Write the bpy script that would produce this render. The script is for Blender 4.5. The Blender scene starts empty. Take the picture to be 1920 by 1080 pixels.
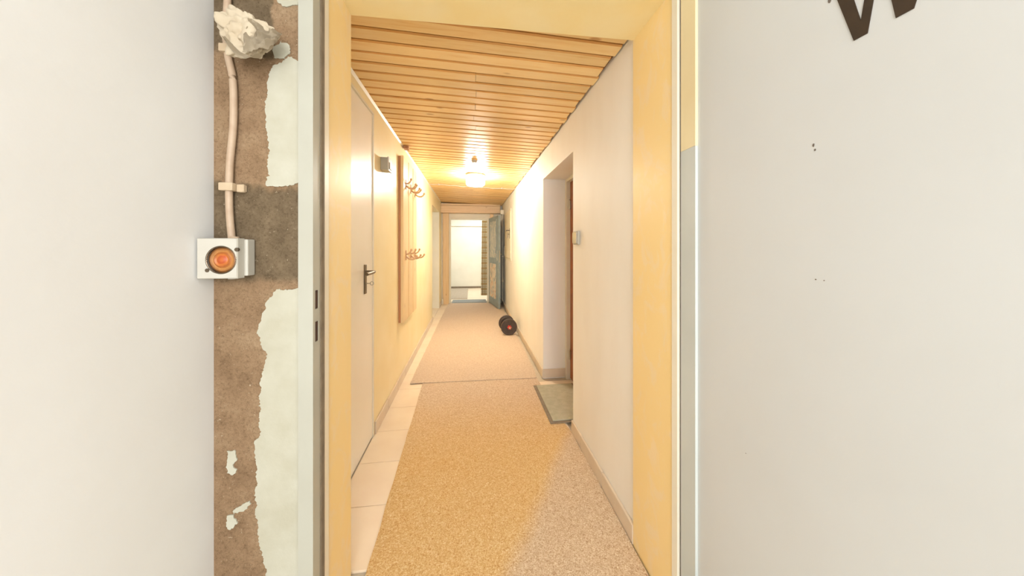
import bpy, bmesh, math, random
from mathutils import Vector, Matrix, noise
random.seed(7)
C = bpy.context.scene.collection
S = bpy.context.scene
PI = math.pi

# ------------------------------------------------------------------ camera, world, lights, exposure
cam = bpy.data.cameras.new('camera')
cam.sensor_width = 36.0
cam.lens = 590 / 1920 * 36
cam.shift_y = -78 / 1920
cam.clip_start = 0.02
co = bpy.data.objects.new('camera', cam)
C.objects.link(co)
YAW = math.radians(7.43)
co.location = (0, 0, 1.2)
co.rotation_euler = (PI / 2, 0, -YAW)
S.camera = co

w = bpy.data.worlds.new('world')
S.world = w
w.use_nodes = True
w.node_tree.nodes['Background'].inputs[0].default_value = (0.8, 0.86, 1.0, 1)
w.node_tree.nodes['Background'].inputs[1].default_value = 0.3

def area(name, loc, rot, sx, sy, energy, col):
    l = bpy.data.lights.new(name, 'AREA')
    l.shape = 'RECTANGLE'
    l.size, l.size_y, l.energy, l.color = sx, sy, energy, col
    o = bpy.data.objects.new(name, l)
    C.objects.link(o)
    o.location = loc
    o.rotation_euler = rot
    return o
area('near_room_light', (0.2, -0.9, 2.28), (0, 0, 0), 1.0, 1.4, 9, (1.0, 0.98, 0.95))
area('near_room_fill', (0.15, -2.05, 1.35), (PI / 2, 0, 0), 1.3, 1.5, 45, (0.97, 0.985, 1.0))  # added fill light from behind the camera; no window is built
area('far_room_light', (0.2, 8.1, 2.2), (0, 0, 0), 1.2, 1.0, 25, (1.0, 0.99, 0.95))
LAMP_STRENGTH = 84.0
LAMP_COLOR = (1.0, 0.97, 0.88, 1)

S.view_settings.view_transform = 'Standard'
S.view_settings.look = 'None'
S.view_settings.exposure = 0.60
S.view_settings.gamma = 1.0
S.view_settings.use_curve_mapping = False

# ------------------------------------------------------------------ materials
def lin(c):
    r = []
    for v in c:
        v = v / 255
        r.append(v / 12.92 if v <= 0.04045 else ((v + 0.055) / 1.055) ** 2.4)
    return tuple(r) + (1,)

class Mat:
    def __init__(s, name, col=(200, 200, 200), rough=0.6, metal=0.0, spec=0.5):
        s.m = bpy.data.materials.new(name)
        s.m.use_nodes = True
        s.t = s.m.node_tree
        s.p = s.t.nodes['Principled BSDF']
        s.p.inputs['Base Color'].default_value = lin(col)
        s.p.inputs['Roughness'].default_value = rough
        s.p.inputs['Metallic'].default_value = metal
        s.p.inputs['Specular IOR Level'].default_value = spec
        s._co = None
    def n(s, t, **k):
        nd = s.t.nodes.new(t)
        for a, b in k.items():
            setattr(nd, a, b)
        return nd
    def l(s, a, b):
        s.t.links.new(a, b)
    def pos(s):
        # world position of the surface: pieces of one surface share a continuous pattern
        if s._co is None:
            s._co = s.n('ShaderNodeNewGeometry').outputs['Position']
        return s._co
    def mapped(s, scale=(1, 1, 1), rand=False):
        mp = s.n('ShaderNodeMapping')
        mp.inputs['Scale'].default_value = scale
        s.l(s.pos(), mp.inputs['Vector'])
        if rand:
            oi = s.n('ShaderNodeObjectInfo')
            mu = s.n('ShaderNodeMath', operation='MULTIPLY')
            mu.inputs[1].default_value = 37.0
            s.l(oi.outputs['Random'], mu.inputs[0])
            cx = s.n('ShaderNodeCombineXYZ')
            s.l(mu.outputs[0], cx.inputs[0]); s.l(mu.outputs[0], cx.inputs[2])
            s.l(cx.outputs[0], mp.inputs['Location'])
        return mp.outputs[0]
    def noise(s, scale, detail=3, sc=(1, 1, 1), rough=0.55, rand=False, dist=0.0):
        nz = s.n('ShaderNodeTexNoise')
        nz.inputs['Scale'].default_value = scale
        nz.inputs['Detail'].default_value = detail
        nz.inputs['Roughness'].default_value = rough
        nz.inputs['Distortion'].default_value = dist
        s.l(s.mapped(sc, rand), nz.inputs['Vector'])
        return nz.outputs[0]
    def ramp(s, fac, stops):
        r = s.n('ShaderNodeValToRGB')
        e = r.color_ramp.elements
        while len(e) > 1:
            e.remove(e[-1])
        e[0].position = stops[0][0]; e[0].color = lin(stops[0][1])
        for p, c in stops[1:]:
            x = e.new(p); x.color = lin(c)
        s.l(fac, r.inputs[0])
        return r.outputs[0]
    def vramp(s, fac, a, b):
        r = s.n('ShaderNodeMapRange')
        r.inputs['From Min'].default_value = a
        r.inputs['From Max'].default_value = b
        r.interpolation_type = 'SMOOTHSTEP'
        s.l(fac, r.inputs['Value'])
        return r.outputs[0]
    def mix(s, fac, a, b, mode='MIX'):
        m = s.n('ShaderNodeMix', data_type='RGBA', blend_type=mode)
        if isinstance(fac, float): m.inputs[0].default_value = fac
        else: s.l(fac, m.inputs[0])
        for v, i in ((a, 6), (b, 7)):
            if isinstance(v, tuple): m.inputs[i].default_value = lin(v) if len(v) == 3 else v
            else: s.l(v, m.inputs[i])
        return m.outputs[2]
    def math(s, op, a, b=None):
        m = s.n('ShaderNodeMath', operation=op)
        for v, i in ((a, 0), (b, 1)):
            if v is None: continue
            if isinstance(v, (int, float)): m.inputs[i].default_value = v
            else: s.l(v, m.inputs[i])
        return m.outputs[0]
    def xyz(s):
        x = s.n('ShaderNodeSeparateXYZ')
        s.l(s.pos(), x.inputs[0])
        return x.outputs
    def color(s, c): s.l(c, s.p.inputs['Base Color'])
    def bump(s, h, strength=0.2, dist=0.01):
        b = s.n('ShaderNodeBump')
        b.inputs['Strength'].default_value = strength
        b.inputs['Distance'].default_value = dist
        s.l(h, b.inputs['Height'])
        s.l(b.outputs[0], s.p.inputs['Normal'])

M = {}
def paint(key, c1, c2, rough=0.5, scale=6, bump=0.15, spec=0.5, sc=(1, 1, 1), bscale=70):
    m = Mat(key, c1, rough, 0, spec)
    m.color(m.ramp(m.noise(scale, 4, sc), [(0.35, c1), (0.65, c2)]))
    m.bump(m.noise(bscale, 3, sc), bump, 0.002)
    M[key] = m.m
    return m
paint('white_wall', (228, 228, 226), (223, 222, 219), 0.75, 2.5, 0.15)
paint('door_white', (208, 210, 209), (204, 205, 203), 0.5, 2, 0.03)
paint('right_wall', (243, 239, 232), (240, 235, 227), 0.6, 3, 0.06, 0.5, (2, 2, 0.7), 120)
paint('left_wall', (248, 233, 190), (244, 226, 174), 0.38, 3, 0.10, 0.6)
paint('left_door', (248, 242, 228), (245, 238, 222), 0.30, 3, 0.03, 0.6)
m = paint('jamb_yellow', (247, 226, 178), (246, 218, 160), 0.42, 9, 0.12, 0.6)
mo = m.vramp(m.noise(14, 6, (1, 1, 0.7), 0.65, dist=0.8), 0.48, 0.62)
m.color(m.mix(mo, (249, 220, 156), (248, 223, 176)))
paint('soffit_yellow', (249, 232, 180), (247, 225, 162), 0.5, 5, 0.1, 0.6)
paint('cream', (238, 230, 210), (232, 223, 202), 0.45, 5, 0.05)
paint('far_wall', (240, 237, 224), (234, 231, 217), 0.7, 3, 0.1)
paint('frame_grey', (176, 175, 162), (171, 169, 156), 0.35, 4, 0.03)
paint('frame_cool', (203, 208, 204), (196, 202, 199), 0.35, 4, 0.03)
paint('frame_cream', (236, 222, 182), (230, 214, 172), 0.4, 4, 0.03)
paint('seal', (128, 112, 90), (112, 97, 77), 0.8, 20, 0.1)
paint('skirting', (222, 205, 182), (214, 196, 174), 0.35, 8, 0.05)
paint('grout', (206, 194, 174), (198, 186, 166), 0.9, 20, 0.1)
paint('tile', (240, 224, 200), (234, 215, 190), 0.28, 4, 0.03)
paint('plastic_white', (192, 188, 177), (187, 182, 170), 0.4, 6, 0.02)
paint('plastic_grey', (176, 172, 158), (168, 163, 150), 0.4, 6, 0.02)
paint('conduit', (188, 165, 140), (178, 153, 128), 0.5, 30, 0.05)
paint('clip', (198, 177, 148), (190, 168, 138), 0.5, 30, 0.05)
paint('paper', (196, 182, 158), (186, 170, 144), 0.75, 14, 0.2)
paint('gypsum', (186, 184, 168), (175, 171, 152), 0.9, 9, 0.35)
paint('slot_shade_and_seal', (70, 45, 28), (50, 32, 20), 0.9, 30, 0.1)
paint('mat_green', (186, 182, 160), (174, 170, 148), 0.95, 25, 0.6, 0.2)
paint('mat_rim', (142, 128, 108), (130, 116, 98), 0.8, 30, 0.2)
paint('mat_blue', (160, 165, 165), (146, 152, 154), 0.95, 30, 0.4, 0.2)
paint('far_carpet', (188, 176, 160), (178, 166, 150), 0.95, 30, 0.4, 0.1)
paint('rubber', (78, 66, 60), (64, 54, 50), 0.6, 30, 0.1)
paint('red_plastic', (224, 84, 72), (200, 60, 50), 0.4, 30, 0.02)
paint('letter_brown', (58, 42, 26), (50, 36, 22), 0.6, 30, 0.02)
paint('bronze_hook', (222, 186, 148), (208, 170, 132), 0.4, 30, 0.02)
paint('blue_door', (150, 160, 158), (138, 149, 148), 0.4, 10, 0.05)
paint('brown_door', (168, 100, 56), (146, 84, 46), 0.4, 12, 0.05)
paint('cabinet_beige', (232, 222, 196), (226, 214, 187), 0.45, 6, 0.03)
paint('backing_dark', (160, 104, 52), (136, 86, 42), 0.9, 30, 0.1)
paint('scuff', (120, 108, 96), (100, 90, 80), 0.9, 30, 0.0)
for k, c, r in (('steel', (190, 185, 172), 0.28), ('dark_metal', (120, 108, 92), 0.35)):
    m = Mat(k, c, r, 1.0)
    m.bump(m.noise(200, 2), 0.02, 0.001)
    M[k] = m.m

# bare brown cement render
m = Mat('cement_render', (150, 125, 95), 0.95, 0, 0.1)
base = m.ramp(m.noise(9, 8, rough=0.7), [(0.3, (138, 112, 86)), (0.5, (162, 134, 105)), (0.7, (178, 152, 122))])
grey = m.ramp(m.noise(16, 8, rough=0.75), [(0.3, (106, 91, 71)), (0.7, (140, 122, 98))])
X, Y, Z = m.xyz()
zz = m.math('ADD', Z, m.math('MULTIPLY', m.math('SUBTRACT', m.noise(11, 5), 0.5), 0.10))
# an old grey cement band at switch height and another near the top
b1 = m.math('MULTIPLY', m.vramp(zz, 1.09, 1.13), m.math('SUBTRACT', 1.0, m.vramp(zz, 1.345, 1.365)))
b2 = m.vramp(zz, 1.68, 1.70)
xs = m.math('ADD', X, m.math('MULTIPLY', m.math('SUBTRACT', m.noise(9, 4), 0.5), 0.05))
b2 = m.math('MULTIPLY', b2, m.math('SUBTRACT', 1.0, m.vramp(xs, -0.505, -0.495)))
c = m.mix(m.math('MAXIMUM', b1, b2), base, grey)
fine = m.ramp(m.noise(170, 5, rough=0.8), [(0.3, (170, 164, 156)), (0.5, (240, 238, 234)), (0.7, (255, 255, 255))])
c = m.mix(0.8, c, fine, 'MULTIPLY')
spk = m.vramp(m.noise(120, 3, rough=0.8), 0.66, 0.72)
c = m.mix(m.math('MULTIPLY', spk, 0.6), c, (214, 198, 170))
pit = m.vramp(m.noise(75, 4, rough=0.8), 0.66, 0.74)
c = m.mix(m.math('MULTIPLY', pit, 0.7), c, (96, 76, 54))
m.color(c)
m.bump(m.noise(90, 8, rough=0.8), 0.8, 0.006)
M['cement'] = m.m

# pine: grain runs along one axis, knots
def pine(key, axis, light, mid, dark, rough=0.34):
    m = Mat(key, mid, rough, 0, 0.6)
    sc = {'x': (0.9, 14, 14), 'z': (14, 14, 0.9)}[axis]
    ksc = {'x': (0.45, 1, 1), 'z': (1, 1, 0.45)}[axis]
    g = m.noise(3.2, 5, sc, 0.6, True, 0.6)
    col = m.ramp(g, [(0.25, dark), (0.45, mid), (0.75, light)])
    vo = m.n('ShaderNodeTexVoronoi')
    vo.inputs['Scale'].default_value = 9.0
    m.l(m.mapped(ksc, True), vo.inputs['Vector'])
    kn = m.math('SUBTRACT', 1.0, m.vramp(vo.outputs['Distance'], 0.05, 0.14))
    col = m.mix(m.math('MULTIPLY', kn, 0.65), col, (178, 118, 56))
    oi = m.n('ShaderNodeObjectInfo')
    hv = m.n('ShaderNodeHueSaturation')
    hv.inputs['Saturation'].default_value = 1.0
    m.l(m.math('ADD', m.math('MULTIPLY', oi.outputs['Random'], 0.16), 0.91), hv.inputs['Value'])
    m.l(col, hv.inputs['Color'])
    m.color(hv.outputs[0])
    m.bump(g, 0.08, 0.002)
    M[key] = m.m
pine('ceiling_pine', 'x', (248, 218, 160), (244, 208, 144), (234, 190, 120))
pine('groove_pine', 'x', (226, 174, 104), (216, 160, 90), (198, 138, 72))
pine('header_pine', 'x', (240, 210, 170), (234, 200, 156), (220, 182, 136), 0.45)
pine('post_pine', 'z', (242, 212, 166), (238, 204, 154), (226, 188, 134), 0.45)
pine('rack_wood', 'z', (240, 212, 166), (234, 204, 154), (220, 186, 134), 0.35)
pine('rack_dark', 'z', (196, 142, 98), (184, 128, 86), (164, 110, 72), 0.45)

# speckled needle felt carpet
def carpet(key, near):
    m = Mat(key, (210, 180, 140), 1.0, 0, 0.05)
    n1 = m.noise(230, 5, (1, 1, 1), 0.8)
    n2 = m.noise(95, 5, (1, 1, 1), 0.75, dist=1.5)
    f = m.math('ADD', m.math('MULTIPLY', n1, 0.6), m.math('MULTIPLY', n2, 0.4))
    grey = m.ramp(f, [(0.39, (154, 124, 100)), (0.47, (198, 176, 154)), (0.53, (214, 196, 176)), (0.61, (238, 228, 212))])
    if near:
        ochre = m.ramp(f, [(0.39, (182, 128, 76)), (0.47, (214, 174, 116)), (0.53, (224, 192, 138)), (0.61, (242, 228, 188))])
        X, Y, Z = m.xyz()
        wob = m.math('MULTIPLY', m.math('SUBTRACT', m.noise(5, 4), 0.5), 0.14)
        # cool light on the right side painted in as grey; far end greyer too
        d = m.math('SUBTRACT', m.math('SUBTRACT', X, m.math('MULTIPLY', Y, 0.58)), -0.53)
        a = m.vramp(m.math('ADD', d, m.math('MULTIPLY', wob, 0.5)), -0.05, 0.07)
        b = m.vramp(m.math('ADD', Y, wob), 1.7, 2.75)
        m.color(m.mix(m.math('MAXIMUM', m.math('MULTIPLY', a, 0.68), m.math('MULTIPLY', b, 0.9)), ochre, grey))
    else:
        m.color(grey)
    m.bump(f, 0.7, 0.004)
    M[key] = m.m
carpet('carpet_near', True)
carpet('carpet_far', False)

# lamp glass
m = Mat('lamp_glass', (255, 245, 225), 0.4)
m.p.inputs['Emission Color'].default_value = LAMP_COLOR
m.p.inputs['Emission Strength'].default_value = LAMP_STRENGTH
M['lamp_glass'] = m.m

# amber pilot lens
m = Mat('amber_lens', (200, 120, 50), 0.4, 0, 0.4)
vs = m.n('ShaderNodeVectorMath', operation='DISTANCE')
m.l(m.pos(), vs.inputs[0])
vs.inputs[1].default_value = (-0.585, 0.823, 1.168)
dd = m.math('ADD', vs.outputs['Value'], m.math('MULTIPLY', m.math('SUBTRACT', m.noise(60, 3), 0.5), 0.010))
m.color(m.ramp(m.math('MULTIPLY', dd, 30.0),
    [(0.0, (190, 104, 48)), (0.28, (172, 76, 40)), (0.42, (190, 112, 48)), (0.52, (160, 88, 38)), (0.66, (180, 124, 66)), (0.82, (136, 88, 44)), (0.97, (84, 54, 32))]))
M['amber_lens'] = m.m

# plaid curtain
m = Mat('plaid', (210, 190, 140), 0.9, 0, 0.1)
X, Y, Z = m.xyz()
def stripes(v, per, a, b):
    f = m.math('FRACT', m.math('MULTIPLY', v, 1 / per))
    return m.math('MULTIPLY', m.math('GREATER_THAN', f, a), m.math('LESS_THAN', f, b))
c = m.mix(m.math('MULTIPLY', stripes(Z, 0.115, 0.0, 0.42), 0.8), (250, 246, 232), (228, 204, 156))
c = m.mix(m.math('MULTIPLY', stripes(Z, 0.115, 0.62, 0.74), 0.7), c, (222, 198, 146))
c = m.mix(m.math('MULTIPLY', stripes(X, 0.05, 0.0, 0.35), 0.5), c, (206, 178, 128))
m.color(c)
M['plaid'] = m.m

# painted folk panels of the far door
for key, cs, off in (('panel_upper', [(0.3, (150, 158, 158)), (0.45, (178, 180, 172)), (0.52, (222, 212, 190)), (0.65, (138, 148, 154))], 0),
                     ('panel_lower', [(0.3, (160, 140, 116)), (0.42, (226, 180, 134)), (0.52, (240, 226, 200)), (0.65, (120, 122, 118))], 1)):
    m = Mat(key, (150, 150, 140), 0.4, 0, 0.5)
    m.color(m.ramp(m.noise(8 + off * 2, 4, (1, 1, 0.6), 0.6, dist=1.2), cs))
    M[key] = m.m

# ------------------------------------------------------------------ mesh helpers
def bx(bm, x0, x1, y0, y1, z0, z1, bev=0.0, seg=1):
    r = bmesh.ops.create_cube(bm, size=1.0)
    vs = r['verts']
    for v in vs:
        v.co = Vector(((x0 + x1) / 2 + v.co.x * (x1 - x0), (y0 + y1) / 2 + v.co.y * (y1 - y0), (z0 + z1) / 2 + v.co.z * (z1 - z0)))
    if bev > 0:
        es = list({e for v in vs for e in v.link_edges})
        bmesh.ops.bevel(bm, geom=es, offset=bev, segments=seg, affect='EDGES', profile=0.6)
    return vs
def cyl(bm, p0, p1, r0, r1=None, seg=20, caps=True):
    p0, p1 = Vector(p0), Vector(p1)
    r1 = r0 if r1 is None else r1
    d = (p1 - p0)
    q = d.to_track_quat('Z', 'Y').to_matrix().to_4x4()
    mat = Matrix.Translation((p0 + p1) / 2) @ q
    return bmesh.ops.create_cone(bm, cap_ends=caps, segments=seg, radius1=r0, radius2=r1, depth=d.length, matrix=mat)['verts']
def tube(bm, pts, r, seg=10):
    pts = [Vector(p) for p in pts]
    rings = []
    up = Vector((0.01, 0.02, 1)).normalized()
    for i, p in enumerate(pts):
        t = (pts[min(i + 1, len(pts) - 1)] - pts[max(i - 1, 0)]).normalized()
        a = t.cross(up)
        if a.length < 0.1: a = t.cross(Vector((0, 1, 0)))
        a.normalize(); b = t.cross(a).normalized()
        rr = r[i] if isinstance(r, (list, tuple)) else r
        rings.append([bm.verts.new(p + rr * (math.cos(2 * PI * k / seg) * a + math.sin(2 * PI * k / seg) * b)) for k in range(seg)])
    for i in range(len(rings) - 1):
        for k in range(seg):
            bm.faces.new((rings[i][k], rings[i][(k + 1) % seg], rings[i + 1][(k + 1) % seg], rings[i + 1][k]))
    bm.faces.new(rings[0][::-1]); bm.faces.new(rings[-1])
def smooth_path(pts, n=8):
    pts = [Vector(p) for p in pts]
    out = []
    for i in range(len(pts) - 1):
        p0, p1, p2, p3 = pts[max(i - 1, 0)], pts[i], pts[i + 1], pts[min(i + 2, len(pts) - 1)]
        for k in range(n):
            t = k / n
            out.append(0.5 * ((2 * p1) + (p2 - p0) * t + (2 * p0 - 5 * p1 + 4 * p2 - p3) * t * t + (3 * p1 - p0 - 3 * p2 + p3) * t ** 3))
    out.append(pts[-1])
    return out
def prism(bm, poly, axis, a, b):
    # poly: list of 2-D points; axis 'x' -> (y,z), 'y' -> (x,z), 'z' -> (x,y); extruded from a to b
    def P(u, v, d):
        return {'x': (d, u, v), 'y': (u, d, v), 'z': (u, v, d)}[axis]
    A = [bm.verts.new(P(u, v, a)) for u, v in poly]
    B = [bm.verts.new(P(u, v, b)) for u, v in poly]
    n = len(poly)
    fs = [bm.faces.new(A), bm.faces.new(B[::-1])]
    for i in range(n):
        fs.append(bm.faces.new((A[i], B[i], B[(i + 1) % n], A[(i + 1) % n])))
    bmesh.ops.recalc_face_normals(bm, faces=fs)
def wloc(o):
    v = Vector((0, 0, 0))
    while o is not None:
        v += o.location; o = o.parent
    return v
def obj(name, bm, mat, parent=None, loc=None, smooth=False, label=None):
    """Links the bmesh (built in world coordinates) as one mesh object with its origin at loc."""
    me = bpy.data.meshes.new(name)
    if loc is None:
        loc = wloc(parent) if parent else Vector((0, 0, 0))
    loc = Vector(loc)
    bmesh.ops.translate(bm, verts=bm.verts, vec=-loc)
    if smooth:
        for f in bm.faces: f.smooth = True
        for e in bm.edges:
            if len(e.link_faces) == 2 and e.calc_face_angle(0) > 0.7: e.smooth = False
    bm.to_mesh(me); bm.free()
    me.materials.append(M[mat])
    o = bpy.data.objects.new(name, me)
    C.objects.link(o)
    if parent:
        o.parent = parent
        o.location = loc - wloc(parent)
    else:
        o.location = loc
    if label: o['label'] = label
    return o
def tag(o, label, cat, group=None, kind=None):
    o['label'] = label; o['category'] = cat
    if group: o['group'] = group
    if kind: o['kind'] = kind
    return o
def thing(name, label, cat, loc, group=None, kind=None):
    o = bpy.data.objects.new(name, None)
    o.empty_display_size = 0.05
    C.objects.link(o)
    o.location = loc
    return tag(o, label, cat, group, kind)
def B(*a, **k):
    bm = bmesh.new()
    bx(bm, *a, **k)
    return bm
def boxes(lst, bev=0.0):
    bm = bmesh.new()
    for b in lst: bx(bm, *b, bev=bev)
    return bm
def struct(name, bm, mat, label, cat='wall'):
    return tag(obj(name, bm, mat), label, cat, kind='structure')

# ------------------------------------------------------------------ dimensions (metres, camera room towards -Y)
XL, XR = -0.607, 0.650          # corridor walls
JL, JR = -0.4216, 0.640         # jamb faces of the doorway in front
NL, NR = -0.640, 1.25           # camera room walls
YF, YB = 0.88, 1.18             # front and back face of the wall with the doorway
YE = 6.66                       # end wall of the corridor
def zc(x): return 2.102 - 0.038 * (x - XL)   # underside of the ceiling boards

# ------------------------------------------------------------------ setting: camera room
struct('floor', boxes([(NL - .1, NR + .1, -2.2, YB + 0.02, -0.12, 0.0)]), 'grout', 'plain pale floor on the camera side of the doorway', 'floor')
struct('wall_left', B(NL - .1, NL, -2.2, YF, 0, 2.4), 'white_wall', 'smooth white wall at the left edge of the photo')
struct('wall_right', B(NR, NR + .1, -2.2, YF + .2, 0, 2.4), 'white_wall', 'white wall of the near room behind the open white door')
struct('wall_back', B(NL, NR, -2.2, -2.1, 0, 2.4), 'white_wall', 'white wall behind the camera')
struct('ceiling_near_room', B(NL - .1, NR + .1, -2.2, YF, 2.4, 2.5), 'white_wall', 'white ceiling of the near room', 'ceiling')
# wall that holds the doorway: left pier is bare render
cement = struct('wall_front', B(NL - .1, -0.435, YF, 1.0, 0, 2.4), 'cement', 'bare brown cement wall strip with white filler patches')
struct('wall_front_right', B(JR + .06, NR + .1, YF, YB, 0, 2.4), 'white_wall', 'white wall hidden behind the open white door')

# ragged filler patches, raised 1.5 mm from the render
RXL = -0.4355
def patch(poly, seed):
    rnd = random.Random(seed)
    out = []
    n = len(poly)
    for i in range(n):
        a, b = Vector(poly[i]), Vector(poly[(i + 1) % n])
        L = (b - a).length
        straight = abs(a.x - b.x) < 1e-6 and a.x > -0.436 - 1e-3
        k = 1 if straight else max(2, int(L / 0.003))
        nrm = Vector((-(b - a).y, (b - a).x)).normalized() if L else Vector((0, 0))
        for j in range(k):
            p = a.lerp(b, j / k)
            if j and not straight: p = p + nrm * rnd.uniform(-0.0014, 0.0014) + nrm * (0.006 * noise.noise(Vector((p.x * 40, p.y * 40, seed))) + 0.003 * noise.noise(Vector((p.x * 170, p.y * 170, seed))))
            q = (min(p.x, RXL), p.y)
            if not out or math.hypot(q[0] - out[-1][0], q[1] - out[-1][1]) > 4e-4: out.append(q)
    bm = bmesh.new()
    prism(bm, out, 'y', YF - 0.0025, YF + 0.001)
    bmesh.ops.triangulate(bm, faces=[f for f in bm.faces if len(f.verts) > 4], ngon_method='EAR_CLIP')
    return bm
def wp(px, py):
    # pixel-measured outline of the patch converted once to wall metres
    k = (px - 883.5) / 595.0
    x = 0.9916 * k * YF / (1 - 0.1293 * k)
    yc = 0.1293 * x + 0.9916 * YF
    return (x, 1.2 + (462 - py) * yc / 590)
RX = -0.4355
def close(pts, ytop, ybot):
    p = [wp(*q) for q in pts]
    return p + [(RX, wp(562, ybot)[1]), (RX, wp(562, ytop)[1])]
obj('filler_patch', patch(close([(545, 108), (520, 122), (507, 135), (504, 170), (498, 200), (499, 240), (505, 270), (502, 300), (508, 330), (500, 348), (530, 350)], 118, 342), 1), 'gypsum', cement)
obj('filler_patch', patch(close([(520, 542), (506, 560), (493, 590), (484, 620), (492, 650), (503, 665), (492, 700), (486, 760), (490, 815), (478, 828), (484, 880), (482, 930), (484, 1000), (492, 1040), (502, 1070), (500, 1160)], 541, 1160), 2), 'gypsum', cement)
for i, pl in enumerate(([(427, 845), (440, 843), (446, 862), (438, 870), (446, 880), (438, 890), (427, 886)],
                        [(438, 958), (452, 948), (470, 938), (472, 944), (455, 958), (440, 964)],
                        [(427, 966), (440, 964), (447, 980), (434, 992), (428, 990)],
                        [(512, 95), (527, 78), (540, 82), (545, 100), (535, 112), (516, 110)],
                        [(520, 0), (535, -8), (560, -6), (560, 10), (540, 14), (528, 8)])):
    obj('filler_spot', patch([wp(*q) for q in pl], 10 + i), 'gypsum', cement)

# ------------------------------------------------------------------ doorway: steel frame, jambs, soffit
ZS = 2.02
fr = thing('door_1', 'pale grey steel door frame around the near doorway with brown rubber seal', 'door frame', (0.1, YF, 0), kind='structure')
# left side of the steel frame with two strike slots cut into the return
prof = [(-0.4380, 0.868), (-0.4026, 0.868), (-0.4026, 0.905), (-0.4100, 0.905), (-0.4100, 0.95), (-0.4380, 0.95)]
SL = [(1.085, 1.036), (1.003, 0.950)]
zs = [0.0, SL[1][1], SL[1][0], SL[0][1], SL[0][0], 2.14]
bm = bmesh.new()
for i in range(5):
    if i in (1, 3):
        # segment with a slot: leave the return hollow between y .880 and .897
        prism(bm, [(-0.4380, 0.868), (-0.4026, 0.868), (-0.4026, 0.880), (-0.4120, 0.880), (-0.4120, 0.95), (-0.4380, 0.95)], 'z', zs[i], zs[i + 1])
        prism(bm, [(-0.4026, 0.896), (-0.4026, 0.905), (-0.4120, 0.905), (-0.4120, 0.896)], 'z', zs[i], zs[i + 1])
    else:
        prism(bm, prof, 'z', zs[i], zs[i + 1])
obj('frame_post', bm, 'frame_grey', fr)
bm = bmesh.new()
for a, b in SL: bx(bm, -0.4119, -0.4034, 0.8804, 0.8956, b + .001, a - .001)  # dark block in each slot stands in for the shade inside
obj('slot_shade_block', bm, 'slot_shade_and_seal', fr, label='two dark blocks standing in for the shade in the strike slots')
bm = bmesh.new()
prism(bm, [(-0.4095, 0.9055), (-0.4010, 0.907), (-0.3995, 0.912), (-0.4030, 0.916), (-0.4000, 0.921), (-0.4030, 0.934), (-0.4095, 0.936)], 'z', 0, 2.1)
obj('rubber_seal', bm, 'seal', fr)
bm = bmesh.new()
prism(bm, [(-0.44, 0.936), (-0.4040, 0.936), (-0.4060, 0.965), (JL + .002, 1.0), (-0.44, 1.0)], 'z', 0, 2.1)
obj('frame_stop', bm, 'cream', fr)
# right side
bm = bmesh.new()
prism(bm, [(JR + .004, 0.835), (JR + .004, 0.898), (JR + .055, 0.898), (JR + .055, 0.835)], 'z', 0, 1.492)
obj('frame_post', bm, 'frame_cool', fr)
bm = bmesh.new()
prism(bm, [(JR + .004, 0.835), (JR + .004, 0.898), (JR + .055, 0.898), (JR + .055, 0.835)], 'z', 1.4925, 2.14)  # warm light seam put into the colour, not a second paint
obj('frame_post', bm, 'frame_cream', fr, label='upper length of the right frame post in a warmer cream tone')
obj('rubber_seal', B(JR + .008, JR + .055, 0.8985, 0.906, 0, 2.1), 'slot_shade_and_seal', fr)
bm = bmesh.new()
prism(bm, [(JR + .055, 0.907), (JR - 0.002, 0.907), (JR - .003, 0.932), (JR + .055, 0.935)], 'z', 0, 2.1)
obj('frame_stop', bm, 'cream', fr)
obj('frame_head', B(-0.4380, JR + .055, 0.868, 0.95, 2.14, 2.20), 'frame_grey', fr)

jl = struct('wall_jamb_left', B(-0.74, JL, 1.0, YB, 0, ZS), 'jamb_yellow', 'yellow painted left jamb of the near doorway')
jr = struct('wall_jamb_right', B(JR, JR + .4, 0.935, YB, 0, ZS), 'jamb_yellow', 'yellow orange painted right jamb of the near doorway')
bm = bmesh.new()
bx(bm, -0.74, JR + .4, 0.94, YB, ZS, 2.42)
struct('ceiling_soffit', bm, 'soffit_yellow', 'smooth yellow soffit above the near doorway', 'ceiling')
struct('wall_over_door', B(NL - .1, NR, 0.94, 1.0, 2.2, 2.42), 'white_wall', 'white wall above the near doorway')

# ------------------------------------------------------------------ corridor shell
NY0, NY1, NZ = 1.952, 2.794, 1.81        # right niche
NXD = 0.885
LY0, LY1, LZ = 5.10, 6.20, 1.86          # left recess
struct('floor_corridor', B(-1.2, 1.2, YB + .02, YE + .3, -0.12, 0.0), 'grout', 'grout bed beneath the corridor tiles', 'floor')
wl = struct('wall_corridor_left', boxes([(XL - .3, XL, YB, 1.245, 0, 2.3), (XL - .3, XL, 1.245, 2.075, 2.035, 2.3), (XL - .3, XL, 2.075, LY0, 0, 2.3),
        (XL - .3, XL, LY0, LY1, LZ, 2.3), (XL - .3, XL, LY1, YE, 0, 2.3)]), 'left_wall', 'glossy pale yellow wall on the left of the corridor')
wr = struct('wall_corridor_right', boxes([(XR, NXD + .3, YB, NY0, 0, 2.3), (XR, NXD + .3, NY0, NY1, NZ, 2.3), (XR, NXD + .3, NY1, YE, 0, 2.3)]),
            'right_wall', 'creamy white wall on the right of the corridor')
we = struct('wall_end', boxes([(XL - .3, -0.447, YE, YE + .14, 0, 2.3), (-0.447, 0.375, YE, YE + .14, 1.795, 2.3), (0.375, XR + .3, YE, YE + .14, 0, 2.3)]),
            'cream', 'cream wall at the far end of the corridor around the doorway')
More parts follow.
